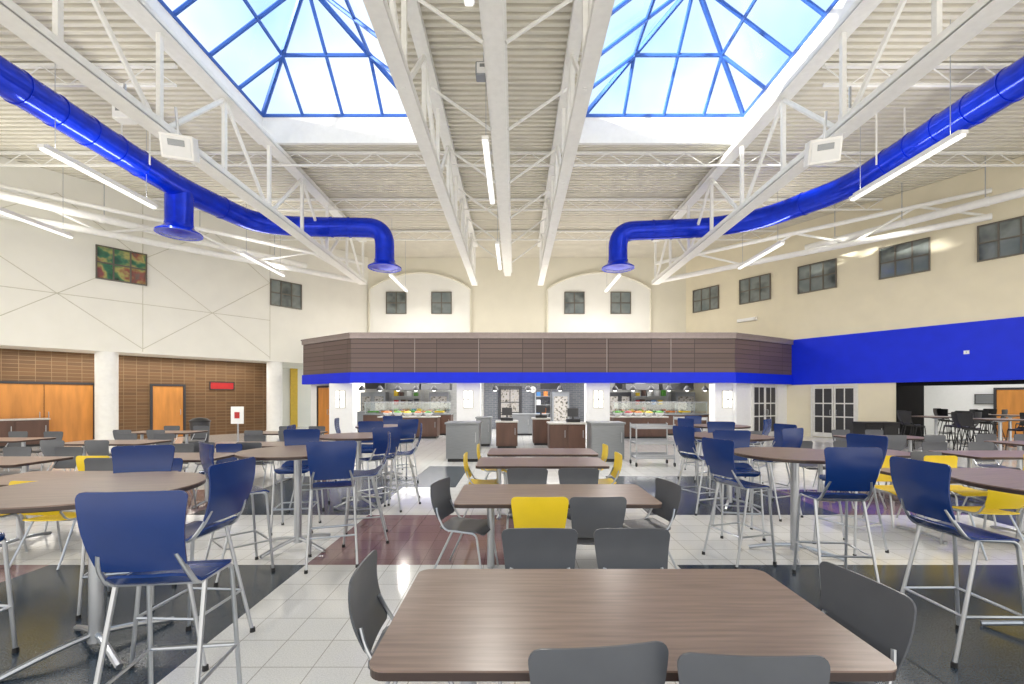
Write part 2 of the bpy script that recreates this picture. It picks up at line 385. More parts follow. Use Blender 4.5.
for (a,b) in (((-7.15,21.3,7.1),(-17.5,12.6,7.35)),((6.6,21.3,7.1),(15.6,14.9,7.6))):
    E=empty('girder_truss',(0,0,0),0,'white girder truss reaching the side wall','truss','side bay girders')
    a=Vector(a);b=Vector(b);dz=Vector((0,0,.85))
    fin('bottom_chord',lambda bm:tube(bm,[a,b],.11,10),'white',E,smooth=True)
    fin('top_chord',lambda bm:tube(bm,[a+dz,b+dz],.08,10),'white',E,smooth=True)
    n=6; pts=[a.lerp(b,i/n)+(dz if i%2 else Vector()) for i in range(n+1)]
    for i in range(n): fin('diagonal_web',lambda bm:tube(bm,[pts[i],pts[i+1]],.045,6),'white',E)
# thick white pipes running beside the upper side walls
nR=Vector((.838,.545)); nL=Vector((-.7809,.6247))
for P0,U,n_,s0,s1,off,z in ((PR,UR,nR,6.5,17,-1.0,7.85),(PL,UL,nL,4.0,18,-1.1,7.75)):
    a=P0+U*s0+n_*off; b=P0+U*s1+n_*off
    E=empty('ceiling_pipe',(a.x,a.y,z),0,'thick straight white pipe hung beside the upper wall','pipe','white overhead pipes')
    d=b-a
    fin('pipe_run',lambda bm:tube(bm,[(0,0,0),(d.x,d.y,0)],.13,16),'white',E,smooth=True)
    for k in range(5):
        t=.1+.2*k
        fin('hanger',lambda bm:tube(bm,[(d.x*t,d.y*t,.12),(d.x*t,d.y*t,ZC-z)],.015,6),'metal',E)
        fin('coupling',lambda bm:tube(bm,[(d.x*t,d.y*t,0),(d.x*(t+.008),d.y*(t+.008),0)],.15,16),'white',E,smooth=True)
# ---------------------------------------------------------------- blue ducts
def duct(path,label,tee=None):
    E=empty('air_duct',tuple(path[0]),0,label,'air duct','blue ceiling ducts'); o0=Vector(path[0])
    P=[p-o0 for p in fillet(path,.75,8)]
    fin('duct_run',lambda bm:tube(bm,P,.345,28),'duct',E,smooth=True)
    for i in range(len(P)-1):
        seg=(P[i+1]-P[i]).length
        if seg>.8:
            n=int(seg/.75); t=(P[i+1]-P[i]).normalized()
            for k in range(1,n+1):
                c=P[i]+t*(seg*k/(n+1))
                fin('seam_ring',lambda bm:tube(bm,[c-t*.018,c+t*.018],.362,28),'duct',E,smooth=True)
    e=P[-1]
    prof=[(.60,-.18),(.60,-.14),(.42,-.02),(.37,.05),(.37,.12)]
    fin('diffuser',lambda bm:lathe(bm,prof,e),'duct',E,smooth=True)
    fin('diffuser_cone',lambda bm:lathe(bm,[(.12,-.24),(.40,-.19),(.5,-.179)],e),'duct',E,smooth=True)
    if tee:
        t=Vector(tee)-o0
        fin('branch_drop',lambda bm:tube(bm,[t,t-Vector((0,0,1.05))],.36,28),'duct',E,smooth=True)
        e2=t-Vector((0,0,1.1))
        fin('diffuser',lambda bm:lathe(bm,prof,e2),'duct',E,smooth=True)
        fin('diffuser_cone',lambda bm:lathe(bm,[(.12,-.24),(.40,-.19),(.5,-.179)],e2),'duct',E,smooth=True)
    for yy in (4,8,12):
        a=Vector((path[0][0],yy,7.9))-o0
        fin('hanger_strap',lambda bm:box(bm,a.x-.38,a.x-.36,a.y-.02,a.y+.02,a.z-.1,ZC-o0.z),'white',E)
        fin('hanger_strap',lambda bm:box(bm,a.x+.36,a.x+.38,a.y-.02,a.y+.02,a.z-.1,ZC-o0.z),'white',E)
duct([(-10,-2,7.9),(-10,13.6,7.9),(-9.3,16.2,7.9),(-8.0,16.6,7.9),(-4.75,16.6,7.85),(-4.75,16.6,6.55)],'vivid blue round air duct turning down to a flared diffuser',(-10,13.55,7.8))
duct([(9.9,-2,7.9),(9.9,13.5,7.9),(8.7,15.8,7.9),(7.2,16.7,7.9),(3.80,16.8,7.80),(3.80,16.8,6.6)],'vivid blue round air duct turning down to a flared diffuser')
# ---------------------------------------------------------------- linear fixtures
def fixture_proto(L,name='linear_light'):
    E=empty(name,(0,0,0),0,'slim white linear light fixture hung from the roof','ceiling light','linear light fixtures')
    fin('housing',lambda bm:(box(bm,-.07,.07,-L/2,L/2,.03,.10),box(bm,-.04,.04,-L/2+.1,L/2-.1,.10,.15)),'white',E)
    fin('lens',lambda bm:box(bm,-.05,.05,-L/2+.03,L/2-.03,-.01,.03),'tube',E)
    for s in(-1,1): fin('cable',lambda bm:tube(bm,[(0,s*L*.4,.15),(0,s*L*.4,2.5)],.008,5),'metal',E)
    return E
fx=[(-9.8,10.9),(-9.8,17.8),(-14.3,13.2),(8.8,10.4),(8.95,16.7),(-5.25,20.6),(4.4,20.6),(-.6,10.6),(-.6,16.8),(-9.8,4.5),(8.8,4.5),(-.6,4.5)]
pr=None
def arealight(name,parent,loc,sx,sy,p,col=(1,.96,.89),rot=(0,0,0)):
    l=bpy.data.lights.new(name,'AREA'); l.shape='RECTANGLE'; l.size=sx; l.size_y=sy; l.energy=p; l.color=col
    o=bpy.data.objects.new(name,l); C.objects.link(o); o.location=loc; o.rotation_euler=rot
    if parent:o.parent=parent
    return o
for i,(x,y) in enumerate(fx):
    if pr is None: pr=fixture_proto(3.0); pr.location=(x,y,6.8)
    else: dup(pr,(x,y,6.8))
    if i not in (5,6,7,8,11): arealight('added_ceiling_uplight',None,(x,y,6.98),.12,2.8,32,rot=(math.pi,0,0))  # upward light added above the housings to brighten the roof deck
    if i in (0,3,5,6,7,9,10): arealight('fixture_downlight',None,(x,y,6.77),.06,2.8,240)
def spk(x,y,z,s,label,mt='curb',tilt=0,rz=0):
    E=empty('ceiling_speaker',(x,y,z),rz,label,'speaker','white ceiling speakers'); E.rotation_euler=(tilt,0,rz)
    fin('cabinet',lambda bm:cbox(bm,(0,0,0),(s,s*.7,s*.8)),mt,E,bevel=.02)
    fin('grille',lambda bm:cbox(bm,(0,-s*.36,0),(s*.85,.02,s*.62)),'serv',E,bevel=.005)
    fin('horn',lambda bm:cbox(bm,(0,-s*.375,s*.12),(s*.5,.02,s*.2)),'steel',E,bevel=.004)
    fin('bracket',lambda bm:tube(bm,[(0,0,s*.38),(0,0,s*.38+.5)],.025,6),'metal',E)
spk(-6.70,9.1,EYE+(HY-148)/F*9.1,.56,'white box speaker hung beside the roof truss',tilt=.35,rz=.35)
spk(6.15,9.1,EYE+(HY-152)/F*9.1,.56,'white box speaker hung beside the roof truss',tilt=.35,rz=-.35)
spk(PX(125,9.3),9.3,EYE+(HY-115)/F*9.3,.34,'small white speaker box hung from the roof')
spk(PX(850,9.3),9.3,EYE+(HY-118)/F*9.3,.34,'small white speaker box hung from the roof')
spk(-.62,9.2,EYE+(HY-72)/F*9.2,.34,'small grey box hung on the middle raceway','steel')
# ---------------------------------------------------------------- windows
wn=[0]
def window(px,py,rz,w,h,z,nx=3,nz=2,glass='winglass',fr='brframe'):
    wn[0]+=1; o=wn[0]*7.3
    E=empty('window_%d'%wn[0],(px,py,z),rz,kind='structure')
    def f(bm):
        t=.04
        box(bm,-w/2,w/2,-.08,0,-h/2,-h/2+t);box(bm,-w/2,w/2,-.08,0,h/2-t,h/2)
        box(bm,-w/2,-w/2+t,-.08,0,-h/2+t,h/2-t);box(bm,w/2-t,w/2,-.08,0,-h/2+t,h/2-t)
        for i in range(1,nx): x=-w/2+w*i/nx; box(bm,x-.022,x+.022,-.07,0,-h/2+t,h/2-t)
        for i in range(1,nz): q=-h/2+h*i/nz; box(bm,-w/2+t,w/2-t,-.069,0,q-.022,q+.022)
    fin('sash',f,fr,E); fin('glass',lambda bm:box(bm,-w/2+.03+o,w/2-.03+o,-.03,-.01,-h/2+.03,h/2-.03),glass,E,loc=(-o,0,0))
    return E
for px in (397,442,574,620): window(PX(px,YB),YB-.12,0,1.1,1.2,6.8,2,2)
for px in (706,755,817,904,1010):
    p=PR+UR*sR(px); window(p.x,p.y,RR,1.5,1.2,6.8,3,2)
for px,gm in ((122,'colglass'),(286,'winglass')):
    p=PL+UL*sL(px); window(p.x,p.y,RL,1.45,1.2,6.5,3,2,gm)
# ---------------------------------------------------------------- canopy
CP=[(-9.4,20.2),(-6.5,18.0),(8.7,18.0),(12.25,20.15)]
E=empty('servery_canopy',(0,18,0),0,'brown plank fascia canopy with blue lower band over serving area','canopy')
for i in range(3):
    a=Vector(CP[i]);b=Vector(CP[i+1]);d=b-a;Ln=d.length;rz=math.atan2(d.y,d.x)
    loc=(a.x,a.y-18,0)
    fin('fascia',lambda bm:box(bm,0,Ln,0,.2,2.66,4.0),'planks',E,loc=loc,rz=rz)
    fin('cap_strip',lambda bm:(box(bm,-.03,Ln+.03,-.06,.25,4.0,4.22),box(bm,-.05,Ln+.05,-.09,.26,4.17,4.23)),'capm',E,loc=loc,rz=rz)
    fin('blue_band',lambda bm:box(bm,-.02,Ln+.02,-.05,.22,2.25,2.66),'blue',E,loc=loc,rz=rz)
    n=max(1,int(Ln/2.5))
    for k in range(1,n):
        fin('joint_strip',lambda bm:box(bm,Ln*k/n-.015,Ln*k/n+.015,-.012,0,2.67,4.0),'capm',E,loc=loc,rz=rz)
fin('canopy_roof',lambda bm:prism(bm,[(-9.3,2.3),(-6.45,.15),(8.65,.15),(12.1,2.2),(9.4,6.7),(-8.0,6.7)],3.9,4.05),'capm',E)
struct('ceiling_servery',lambda bm:prism(bm,[(-9.3,20.4),(-6.45,18.2),(8.65,18.2),(12.1,20.2),(9.4,24.7),(-8.0,24.7)],2.9,2.95),'serv')
for i,px in enumerate((343,469,597,724)):
    yy=18.9 if i in(0,3) else 18.6; x=PX(px,yy)
    struct('trim_%d'%(20+i),lambda bm:box(bm,-.47,.47,-.25,.35,0,2.25),'serv',loc=(x,yy,0))
    E=empty('wall_sconce',(x,yy-.25,1.6),0,'glowing square wall sconce on a white column','wall light','column sconces')
    fin('backplate',lambda bm:cbox(bm,(0,-.02,0),(.40,.04,.72)),'frame',E)
    fin('lens',lambda bm:cbox(bm,(0,-.07,0),(.34,.06,.66)),'sconce',E,bevel=.01)
    fin('crossbar',lambda bm:(cbox(bm,(0,-.11,0),(.36,.02,.03)),cbox(bm,(0,-.11,0),(.03,.018,.68))),'dkframe',E)
for nm,a,b in (('wall_servery_left',(-9.2,20.5),(-7.0,18.9)),('wall_servery_right',(9.0,18.5),(12.2,20.4))):
    a=Vector(a);b=Vector(b);d=b-a
    struct(nm,lambda bm:box(bm,0,d.length,0,.15,0,2.9),'serv',loc=(a.x,a.y,0),rz=math.atan2(d.y,d.x))
struct('wall_servery_back',lambda bm:box(bm,-8,9.4,24.45,24.6,0,2.9),'stile')
struct('wall_servery_tile',lambda bm:box(bm,PX(484,24.4),PX(584,24.4),24.38,24.45,0,2.9),'gtile')
# doors
dn=[0]
def door(x,y,rz,w,h,leaf,double=False,glass=False,gm='winglass',fm='wframe'):
    dn[0]+=1
    E=empty('door_%d'%dn[0],(x,y,0),rz,kind='structure')
    fin('door_frame',lambda bm:(box(bm,-w/2-.08,-w/2,-.08,.0,0,h+.08),box(bm,w/2,w/2+.08,-.08,0,0,h+.08),box(bm,-w/2,w/2,-.08,0,h,h+.08)),fm if glass else 'dkframe',E)
    n=2 if double else 1
    for i in range(n):
        a=-w/2+w*i/n+.01;b=-w/2+w*(i+1)/n-.01
        if glass:
            def lf(bm):
                box(bm,a,a+.06,-.05,-.01,.02,h-.01);box(bm,b-.06,b,-.05,-.01,.02,h-.01);box(bm,a+.06,b-.06,-.05,-.01,.02,.2)
                for z in (.85,1.4,h-.1): box(bm,a+.06,b-.06,-.05,-.01,z,z+.05)
                m=(a+b)/2; box(bm,m-.02,m+.02,-.048,-.01,.2,h-.1)
            fin('door_leaf',lf,fm,E); fin('door_glass',lambda bm:box(bm,a+.06,b-.06,-.035,-.02,.2,h-.1),gm,E)
        else:
            fin('door_leaf',lambda bm:box(bm,a,b,-.05,-.01,.02,h-.01),leaf,E)
        hx=b-.1 if (i==0) else a+.1
        fin('handle',lambda bm:tube(bm,fillet([(hx,-.05,.95),(hx,-.11,.95),(hx,-.11,1.15),(hx,-.05,1.15)],.02),.013,6),'metal',E,smooth=True)
def onleft(px,off=1.5):
    P=PL+nL*off
    return P+UL*sp(P,UL,px)
p=onleft(44); door(p.x,p.y,RL,2.6,2.15,'orange',True)
p=onleft(168); door(p.x,p.y,RL,1.05,2.15,'orange')
a=Vector((-9.2,20.5));b=Vector((-7.0,18.9)); p=a+(b-a)*.42; door(p.x,p.y,math.atan2((b-a).y,(b-a).x),.9,2.1,'orange')
a=Vector((9.0,18.5));b=Vector((12.2,20.4)); p=a+(b-a)*.52; door(p.x,p.y,math.atan2((b-a).y,(b-a).x),1.7,2.2,'frame',True,True,'dkframe')
p=PR+UR*sR(834); door(p.x,p.y,RR,1.55,2.14,'frame',True,True,'dkframe')
door(PX(510,24.38),24.38,0,1.1,2.2,'frame',False,True,'coolglass','dkframe')
def onrecess(px,off=RD):
    P=PR+nR*off; return P+UR*sp(P,UR,px)
p=onrecess(1014); door(p.x,p.y,RR,1.0,2.0,'orange')
# ---------------------------------------------------------------- signs
def sign(x,y,z,rz,w,h,m,label,name='wall_sign',cat='sign'):
    E=empty(name,(x,y,z),rz,label,cat)
    fin('panel',lambda bm:cbox(bm,(0,-.02,0),(w,.03,h)),m,E)
    fin('border',lambda bm:(cbox(bm,(0,-.025,h/2),(w+.04,.05,.03)),cbox(bm,(0,-.025,-h/2),(w+.04,.05,.03)),cbox(bm,(-w/2,-.025,0),(.03,.05,h)),cbox(bm,(w/2,-.025,0),(.03,.05,h))),'dkframe',E)
    return E
p=onleft(222); sign(p.x,p.y,2.2,RL,.95,.32,'red','small red framed sign on the brown masonry wall')
q=onrecess(985,RD-.02); sign(q.x,q.y,1.6,RR,.6,.4,'steel','grey notice board on the white recess wall','notice_board','board')
E=empty('sign_stand',(PX(238,14.6),14.6,0),0,'white floor sign stand with red poster','sign stand')
fin('post',lambda bm:tube(bm,[(0,0,0),(0,0,1.0)],.025,8),'metal',E); fin('base',lambda bm:lathe(bm,[(.25,0),(.25,.02),(.1,.04)],seg=20),'metal',E)
fin('panel',lambda bm:cbox(bm,(0,-.03,1.1),(.4,.03,.55)),'serv',E); fin('poster',lambda bm:cbox(bm,(0,-.05,1.1),(.16,.01,.2)),'red',E)
p=PR+UR*sR(967); E=empty('wall_switch',(p.x,p.y,3.2),RR,'small white wall plate on blue band','switch')
fin('plate',lambda bm:cbox(bm,(0,-.075,0),(.14,.02,.12)),'serv',E); fin('toggle',lambda bm:cbox(bm,(0,-.09,0),(.03,.02,.06)),'metal',E)
for px,z in ((855,8.0),(748,5.4)):
    p=PR+UR*sR(px)
    E=empty('wall_light',(p.x,p.y,z),RR,'slim white emergency light on the cream wall','wall light')
    fin('body',lambda bm:cbox(bm,(0,-.1,0),(.9,.2,.16)),'white',E,bevel=.02); fin('lens',lambda bm:cbox(bm,(0,-.21,-.01),(.8,.02,.09)),'serv',E)
# ---------------------------------------------------------------- furniture
def chair_proto(m,label,group):
    E=empty('dining_chair',(0,0,0),0,label,'chair',group)
    def back(x,t):
        z=.51+t*.345; y=-.205-.075*t+.32*x*x-.03*math.sin(t*math.pi)
        return (x,y,z)
    fin('backrest',lambda bm:shell(bm,.39,.475,.345,.045,back,.009),m,E,smooth=True)
    def seat(x,t):
        y=.23-t*.44; z=.455-.02*math.sin(t*math.pi)+.12*x*x*(.3+t)-.05*max(0,1-t*5)**2
        return (x,y,z)
    fin('seat',lambda bm:shell(bm,.43,.41,.44,.07,seat,.012),m,E,smooth=True)
    for s in(-1,1):
        fin('leg',lambda bm:tube(bm,fillet([(s*.235,.24,0),(s*.215,.17,.43),(s*.2,-.14,.44),(s*.19,-.21,.56),(s*.17,-.235,.63)],.05),.0105,8),'metal',E,smooth=True)
        fin('leg',lambda bm:tube(bm,[(s*.24,-.27,0),(s*.208,-.06,.435)],.0105,8),'metal',E,smooth=True)
    fin('crossbar',lambda bm:(tube(bm,[(-.21,.1,.432),(.21,.1,.432)],.009,6),tube(bm,[(-.205,-.1,.432),(.205,-.1,.432)],.009,6)),'metal',E)
    return E
def stool_proto(m,label,group,fm='metal'):
    E=empty('bar_stool',(0,0,0),0,label,'bar stool',group)
    def back(x,t):
        z=.865+t*.375; y=-.215-.075*t+.36*x*x-.03*math.sin(t*math.pi)
        return (x,y,z)
    fin('backrest',lambda bm:shell(bm,.375,.46,.375,.038,back,.011),m,E,smooth=True)
    def seat(x,t):
        y=.21-t*.41; z=.785-.02*math.sin(t*math.pi)+.12*x*x*(.3+t)-.05*max(0,1-t*5)**2+.05*max(0,t-.8)*5
        return (x,y,z)
    fin('seat',lambda bm:shell(bm,.43,.40,.41,.08,seat,.014),m,E,smooth=True)
    X0,YF,YR=.228,.215,-.255
    for s in(-1,1):
        fin('leg',lambda bm:tube(bm,fillet([(s*X0,YF,0),(s*.205,.16,.76),(s*.19,-.14,.77),(s*.18,-.215,.88),(s*.16,-.24,.95)],.05),.012,8),fm,E,smooth=True)
        fin('leg',lambda bm:tube(bm,[(s*X0,YR,0),(s*.198,-.08,.765)],.012,8),fm,E,smooth=True)
        fin('foot_glide',lambda bm:lathe(bm,[(.018,0),(.016,.03)],(s*X0,YF,0),12),'black',E)
        fin('foot_glide',lambda bm:lathe(bm,[(.018,0),(.016,.03)],(s*X0,YR,0),12),'black',E)
    k=.30/.765
    fr=YF+(.16-YF)*k; fx_=X0-(X0-.205)*k; ry=YR+(-.08-YR)*k; rx=X0-(X0-.198)*k
    fin('footrest',lambda bm:(tube(bm,[(-fx_,fr,.30),(fx_,fr,.30)],.011,8),tube(bm,[(-fx_,fr,.30),(-rx,ry,.30)],.009,6),tube(bm,[(fx_,fr,.30),(rx,ry,.30)],.009,6),tube(bm,[(-rx,ry,.30),(rx,ry,.30)],.009,6)),fm,E,smooth=True)
    fin('crossbar',lambda bm:(tube(bm,[(-.2,.1,.762),(.2,.1,.762)],.009,6),tube(bm,[(-.195,-.1,.762),(.195,-.1,.762)],.009,6)),fm,E)
    return E
def recttable_proto():
    E=empty('dining_table',(0,0,0),0,'rectangular walnut laminate dining table on metal pedestals','table','rectangular dining tables')
    W,D=1.80,.90
    fin('tabletop',lambda bm:prism(bm,rrect(W,D,.06),.738,.745),'wood',E)
    fin('edge_band',lambda bm:prism(bm,rrect(W-.004,D-.004,.06),.708,.7378),'edge',E)
    for s in(-1,1):
        fin('pedestal',lambda bm:lathe(bm,[(.035,.04),(.035,.69),(.11,.695),(.11,.707)],(s*.6,0,0),20),'metal',E,smooth=True)
        fin('base_foot',lambda bm:tube(bm,fillet([(s*.6,-.33,.015),(s*.6,-.1,.045),(s*.6,.1,.045),(s*.6,.33,.015)],.08),.02,8),'metal',E,smooth=True)
    return E
def roundtable_proto(r=.6):
    E=empty('bar_table',(0,0,0),0,'round walnut bar-height table on a silver star base','table','round bar tables')
    fin('tabletop',lambda bm:lathe(bm,[(r,1.062),(r,1.07)],seg=56),'wood',E)
    fin('edge_band',lambda bm:lathe(bm,[(r-.01,1.035),(r-.001,1.04),(r-.001,1.0618)],seg=56),'edge',E)
    fin('pedestal',lambda bm:lathe(bm,[(.045,.05),(.04,.12),(.04,.98),(.16,1.02),(.16,1.034)],seg=24),'metal',E,smooth=True)
    for k in range(4):
        a=math.pi/4+k*math.pi/2; c,s=math.cos(a),math.sin(a)
        fin('base_foot',lambda bm:tube(bm,fillet([(.02*c,.02*s,.10),(.2*c,.2*s,.075),(.43*c,.43*s,.018)],.1),.02,8),'metal',E,smooth=True)
    return E
first={}
def put(kind,x,y,rz=0,label=None,group=None):
    if kind not in first:
        f={'grey':lambda:chair_proto('grey','charcoal plastic dining chair with silver tube legs','charcoal dining chairs'),
           'yellow':lambda:chair_proto('yellow','yellow plastic dining chair with silver tube legs','yellow dining chairs'),
           'bluec':lambda:chair_proto('stoolb','blue plastic dining chair with silver tube legs','blue dining chairs'),
           'stool':lambda:stool_proto('stoolb','navy blue plastic bar stool with silver frame','blue bar stools'),
           'bstool':lambda:stool_proto('black','black plastic bar stool at a tall table','black bar stools','black'),
           'rect':recttable_proto,'round':roundtable_proto}[kind]
        e=f(); first[kind]=e; e.location=(x,y,0); e.rotation_euler=(0,0,rz)
        if label:e['label']=label
        return e
    return dup(first[kind],(x,y,0),rz,label)
def face(x,y,tx,ty): return math.atan2(-(tx-x),ty-y)
PI=math.pi
put('rect',.40,1.96,0)
put('grey',.24,1.73,.12); put('grey',.75,1.68,-.04)
put('grey',.15,2.50,PI); put('grey',.71,2.50,PI)
put('grey',-.46,2.20,-PI/2+.05); put('grey',1.28,1.98,PI/2+.15)
put('rect',.37,4.33,0)
put('yellow',.20,3.93,.0); put('grey',.66,3.93,.03)
put('grey',.14,4.88,PI); put('grey',.72,4.88,PI)
put('grey',-.46,4.33,-PI/2-.25); put('grey',1.20,4.30,PI/2+.2)
put('rect',.37,6.5,0); put('rect',.45,7.75,0)
put('yellow',-.44,6.5,-PI/2); put('yellow',1.22,6.55,PI/2)
put('yellow',-.36,7.75,-PI/2); put('yellow',1.27,7.75,PI/2)
def bar(x,y,st):
    put('round',x,y,random.random()*.5)
    for sx,sy in st: put('stool',x+sx,y+sy,face(sx,sy,0,0)+random.uniform(-.12,.12))
put('round',-2.76,3.0,.2)
put('stool',-1.72,2.28,.12); put('stool',-2.12,3.0,PI/2-.05); put('stool',-3.12,3.68,PI+.35); put('stool',-3.48,2.75,-PI/2-.1)
put('round',-2.41,5.05,.3)
put('stool',-2.62,4.34,-.75); put('stool',-1.84,4.60,.35); put('stool',-2.75,5.72,PI+.2); put('stool',-1.76,5.32,PI/2+.3)
bar(-2.44,7.1,[(-.65,-.2),(.45,-.5),(-.1,.68),(.66,.15)])
bar(-2.7,9.5,[(-.65,-.2),(.45,-.5),(-.1,.68)])
put('round',2.95,4.80,.3)
put('stool',2.30,4.66,-PI/2+.3); put('stool',2.84,4.06,-.1); put('stool',2.7,5.52,PI-.2); put('stool',3.66,5.0,PI/2+.3)
put('round',3.76,3.1,.3)
put('stool',2.95,3.02,-PI/2); put('stool',3.05,2.36,-.75)
bar(3.3,7.0,[(-.6,-.3),(.35,-.58),(.2,.66),(.68,.1)])
bar(4.3,9.6,[(-.6,-.3),(.45,-.5),(-.1,.68)])
def low(x,y,rz,kinds):
    put('rect',x,y,rz); c,s=math.cos(rz),math.sin(rz)
    for k,(lx,ly,lr) in zip(kinds,((-.42,-.56,0),(.42,-.56,0),(-.42,.56,PI),(.42,.56,PI))):
        if k: put(k,x+lx*c-ly*s,y+lx*s+ly*c,rz+lr)
low(-5.05,5.2,.0,['yellow','yellow','grey','bluec'])
low(-5.4,7.1,0,['yellow','bluec','grey','bluec'])
low(-7.7,6.6,0,['yellow','grey','grey','grey'])
low(-5.2,9.0,0,['grey','grey','grey','grey'])
low(-8.3,9.4,0,['grey','grey','grey','grey'])
low(-6.0,12.0,0,['grey','grey','grey','grey'])
low(-9.4,12.2,0,['grey','grey','grey','grey'])
low(-11.4,10.0,0,['grey','grey','grey','grey'])
low(5.45,5.45,0,['yellow','yellow','yellow','yellow'])
low(5.7,7.6,0,['grey','grey','grey','grey'])
low(8.0,7.4,0,['yellow','grey','grey','grey'])
low(8.6,10.6,0,['grey','grey','grey','grey'])
low(5.4,11.8,0,['grey','grey','grey','grey'])
low(10.8,9.2,0,['grey','grey','grey','grey'])
for px,y in ((936,14.4),(1000,12.6),(968,17.2),(1010,15.6)):
    x=PX(px,y); put('round',x,y,.2)
    for sx,sy in ((-.7,0),(.3,-.65),(.7,.1),(-.2,.7)): put('bstool',x+sx,y+sy,face(sx,sy,0,0))
# ---------------------------------------------------------------- servery items
def cabinet(x,y,w,d,h,mt,label,name='serving_counter',cat='counter',top='stone',group=None,nd=2,rz=0):
    E=empty(name,(x,y,0),rz,label,cat,group)
    fin('body',lambda bm:box(bm,-w/2,w/2,-d/2,d/2,.08,h-.05),mt,E,bevel=.008)
    fin('plinth',lambda bm:box(bm,-w/2+.04,w/2-.04,-d/2+.05,d/2-.05,0,.08),'black',E)
    fin('worktop',lambda bm:box(bm,-w/2-.03,w/2+.03,-d/2-.03,d/2+.03,h-.05,h),top,E,bevel=.008)
    for i in range(nd):
        a=-w/2+w*i/nd+.02;b=-w/2+w*(i+1)/nd-.02
        dd=fin('door',lambda bm:box(bm,a,b,-d/2-.02,-d/2,.14,h-.1),mt,E,bevel=.005)
        fin('handle',lambda bm:tube(bm,[(b-.06,-d/2-.045,h*.5),(b-.06,-d/2-.045,h*.75)],.01,6),'metal',dd)
    return E
cabinet(PX(464,12.1),12.1,.85,.75,1.02,'steel','stainless steel tray return cabinet beside the servery','tray_cabinet','cabinet','steel','stainless cabinets',1)
cabinet(PX(605,12.1),12.1,.85,.75,1.02,'steel','stainless steel tray return cabinet beside the servery','tray_cabinet','cabinet','steel','stainless cabinets',1)
cabinet(PX(507,15.2),15.2,.7,.7,.9,'counter','dark wood cashier counter with pale stone top',group='cashier counters',nd=1)
cabinet(PX(541,16.2),16.2,.6,.7,.95,'counter','dark wood cashier counter with pale stone top',group='cashier counters',nd=1)
cabinet(PX(566,14.2),14.2,1.1,.8,.9,'counter','wide dark wood cashier counter with pale stone top',group='cashier counters',nd=2)
cabinet(PX(484,15.8),15.8,.5,.6,1.0,'steel','narrow grey register stand',name='register_stand',cat='counter',top='steel',nd=1)
def register(x,y,z):
    E=empty('cash_register',(x,y,z),.0,'black cash register with upright screen on a counter','cash register','cash registers')
    fin('drawer_base',lambda bm:box(bm,-.2,.2,-.2,.2,0,.1),'black',E,bevel=.01)
    fin('screen',lambda bm:(cbox(bm,(0,.05,.3),(.34,.04,.26)),box(bm,-.03,.03,.04,.07,.1,.2)),'dkframe',E)
register(PX(507,15.2),15.2,.9);register(PX(541,16.2),16.2,.95);register(PX(573,14.2),14.2,.9)
def serving(x0,x1,y,label):
    w=x1-x0
    cabinet((x0+x1)/2,y,w,.8,.95,'counter',label,top='steel',group='food serving counters',nd=max(2,int(w)))
    E=empty('sneeze_guard',((x0+x1)/2,y,.95),0,'clear glass sneeze guard on steel posts over counter','sneeze guard','glass sneeze guards')
    n=max(2,int(w/1.2))
    for i in range(n+1):
        xx=-w/2+.05+(w-.1)*i/n
        fin('post',lambda bm:tube(bm,[(xx,-.25,0),(xx,-.25,.5)],.018,8),'metal',E)
    fin('shelf',lambda bm:box(bm,-w/2,w/2,-.32,.15,.5,.53),'metal',E)
    fin('glass',lambda bm:box(bm,-w/2+.02,w/2-.02,-.30,-.285,.12,.49),'guard',E)
    for i in range(int(w/.6)):
        xx=x0+.3+i*.6
        T=empty('food_pan',(xx,y+.1,.95),0,'shallow steel pan filled with food on the counter','food pan','food pans')
        fin('pan',lambda bm:prism(bm,rrect(.45,.5,.05,3),0,.05),'steel',T)
        fin('food',lambda bm:prism(bm,rrect(.4,.45,.05,3),.05,.12),('green','food','yellow')[i%3],T)
serving(PX(366,20.5),PX(452,20.5),20.5,'long dark wood serving counter with steel top')
serving(PX(612,20.5),PX(705,20.5),20.5,'long dark wood serving counter with steel top')
def fridge(x,y,w,label,m='steel'):
    E=empty('glass_door_cooler',(x,y,0),0,label,'refrigerator','upright coolers')
    fin('body',lambda bm:box(bm,-w/2,w/2,-.35,.35,.05,1.95),m,E,bevel=.01)
    fin('plinth',lambda bm:box(bm,-w/2+.03,w/2-.03,-.33,.33,0,.05),'black',E)
    n=2 if w>1 else 1
    for i in range(n):
        a=-w/2+w*i/n+.04;b=-w/2+w*(i+1)/n-.04
        d=fin('door',lambda bm:box(bm,a,b,-.39,-.352,.25,1.8),m,E)
        fin('door_glass',lambda bm:box(bm,a+.06,b-.06,-.395,-.391,.32,1.73),'coolglass',d)
        fin('handle',lambda bm:tube(bm,[(b-.03,-.42,.9),(b-.03,-.42,1.3)],.012,6),'metal',d)
for px,w,m in ((375,1.3,'steel'),(440,1.0,'steel'),(560,.9,'steel'),(618,1.2,'dkframe'),(683,1.0,'steel')):
    fridge(PX(px,23.8),23.8,w,'upright steel cooler with glass doors against the servery wall',m)
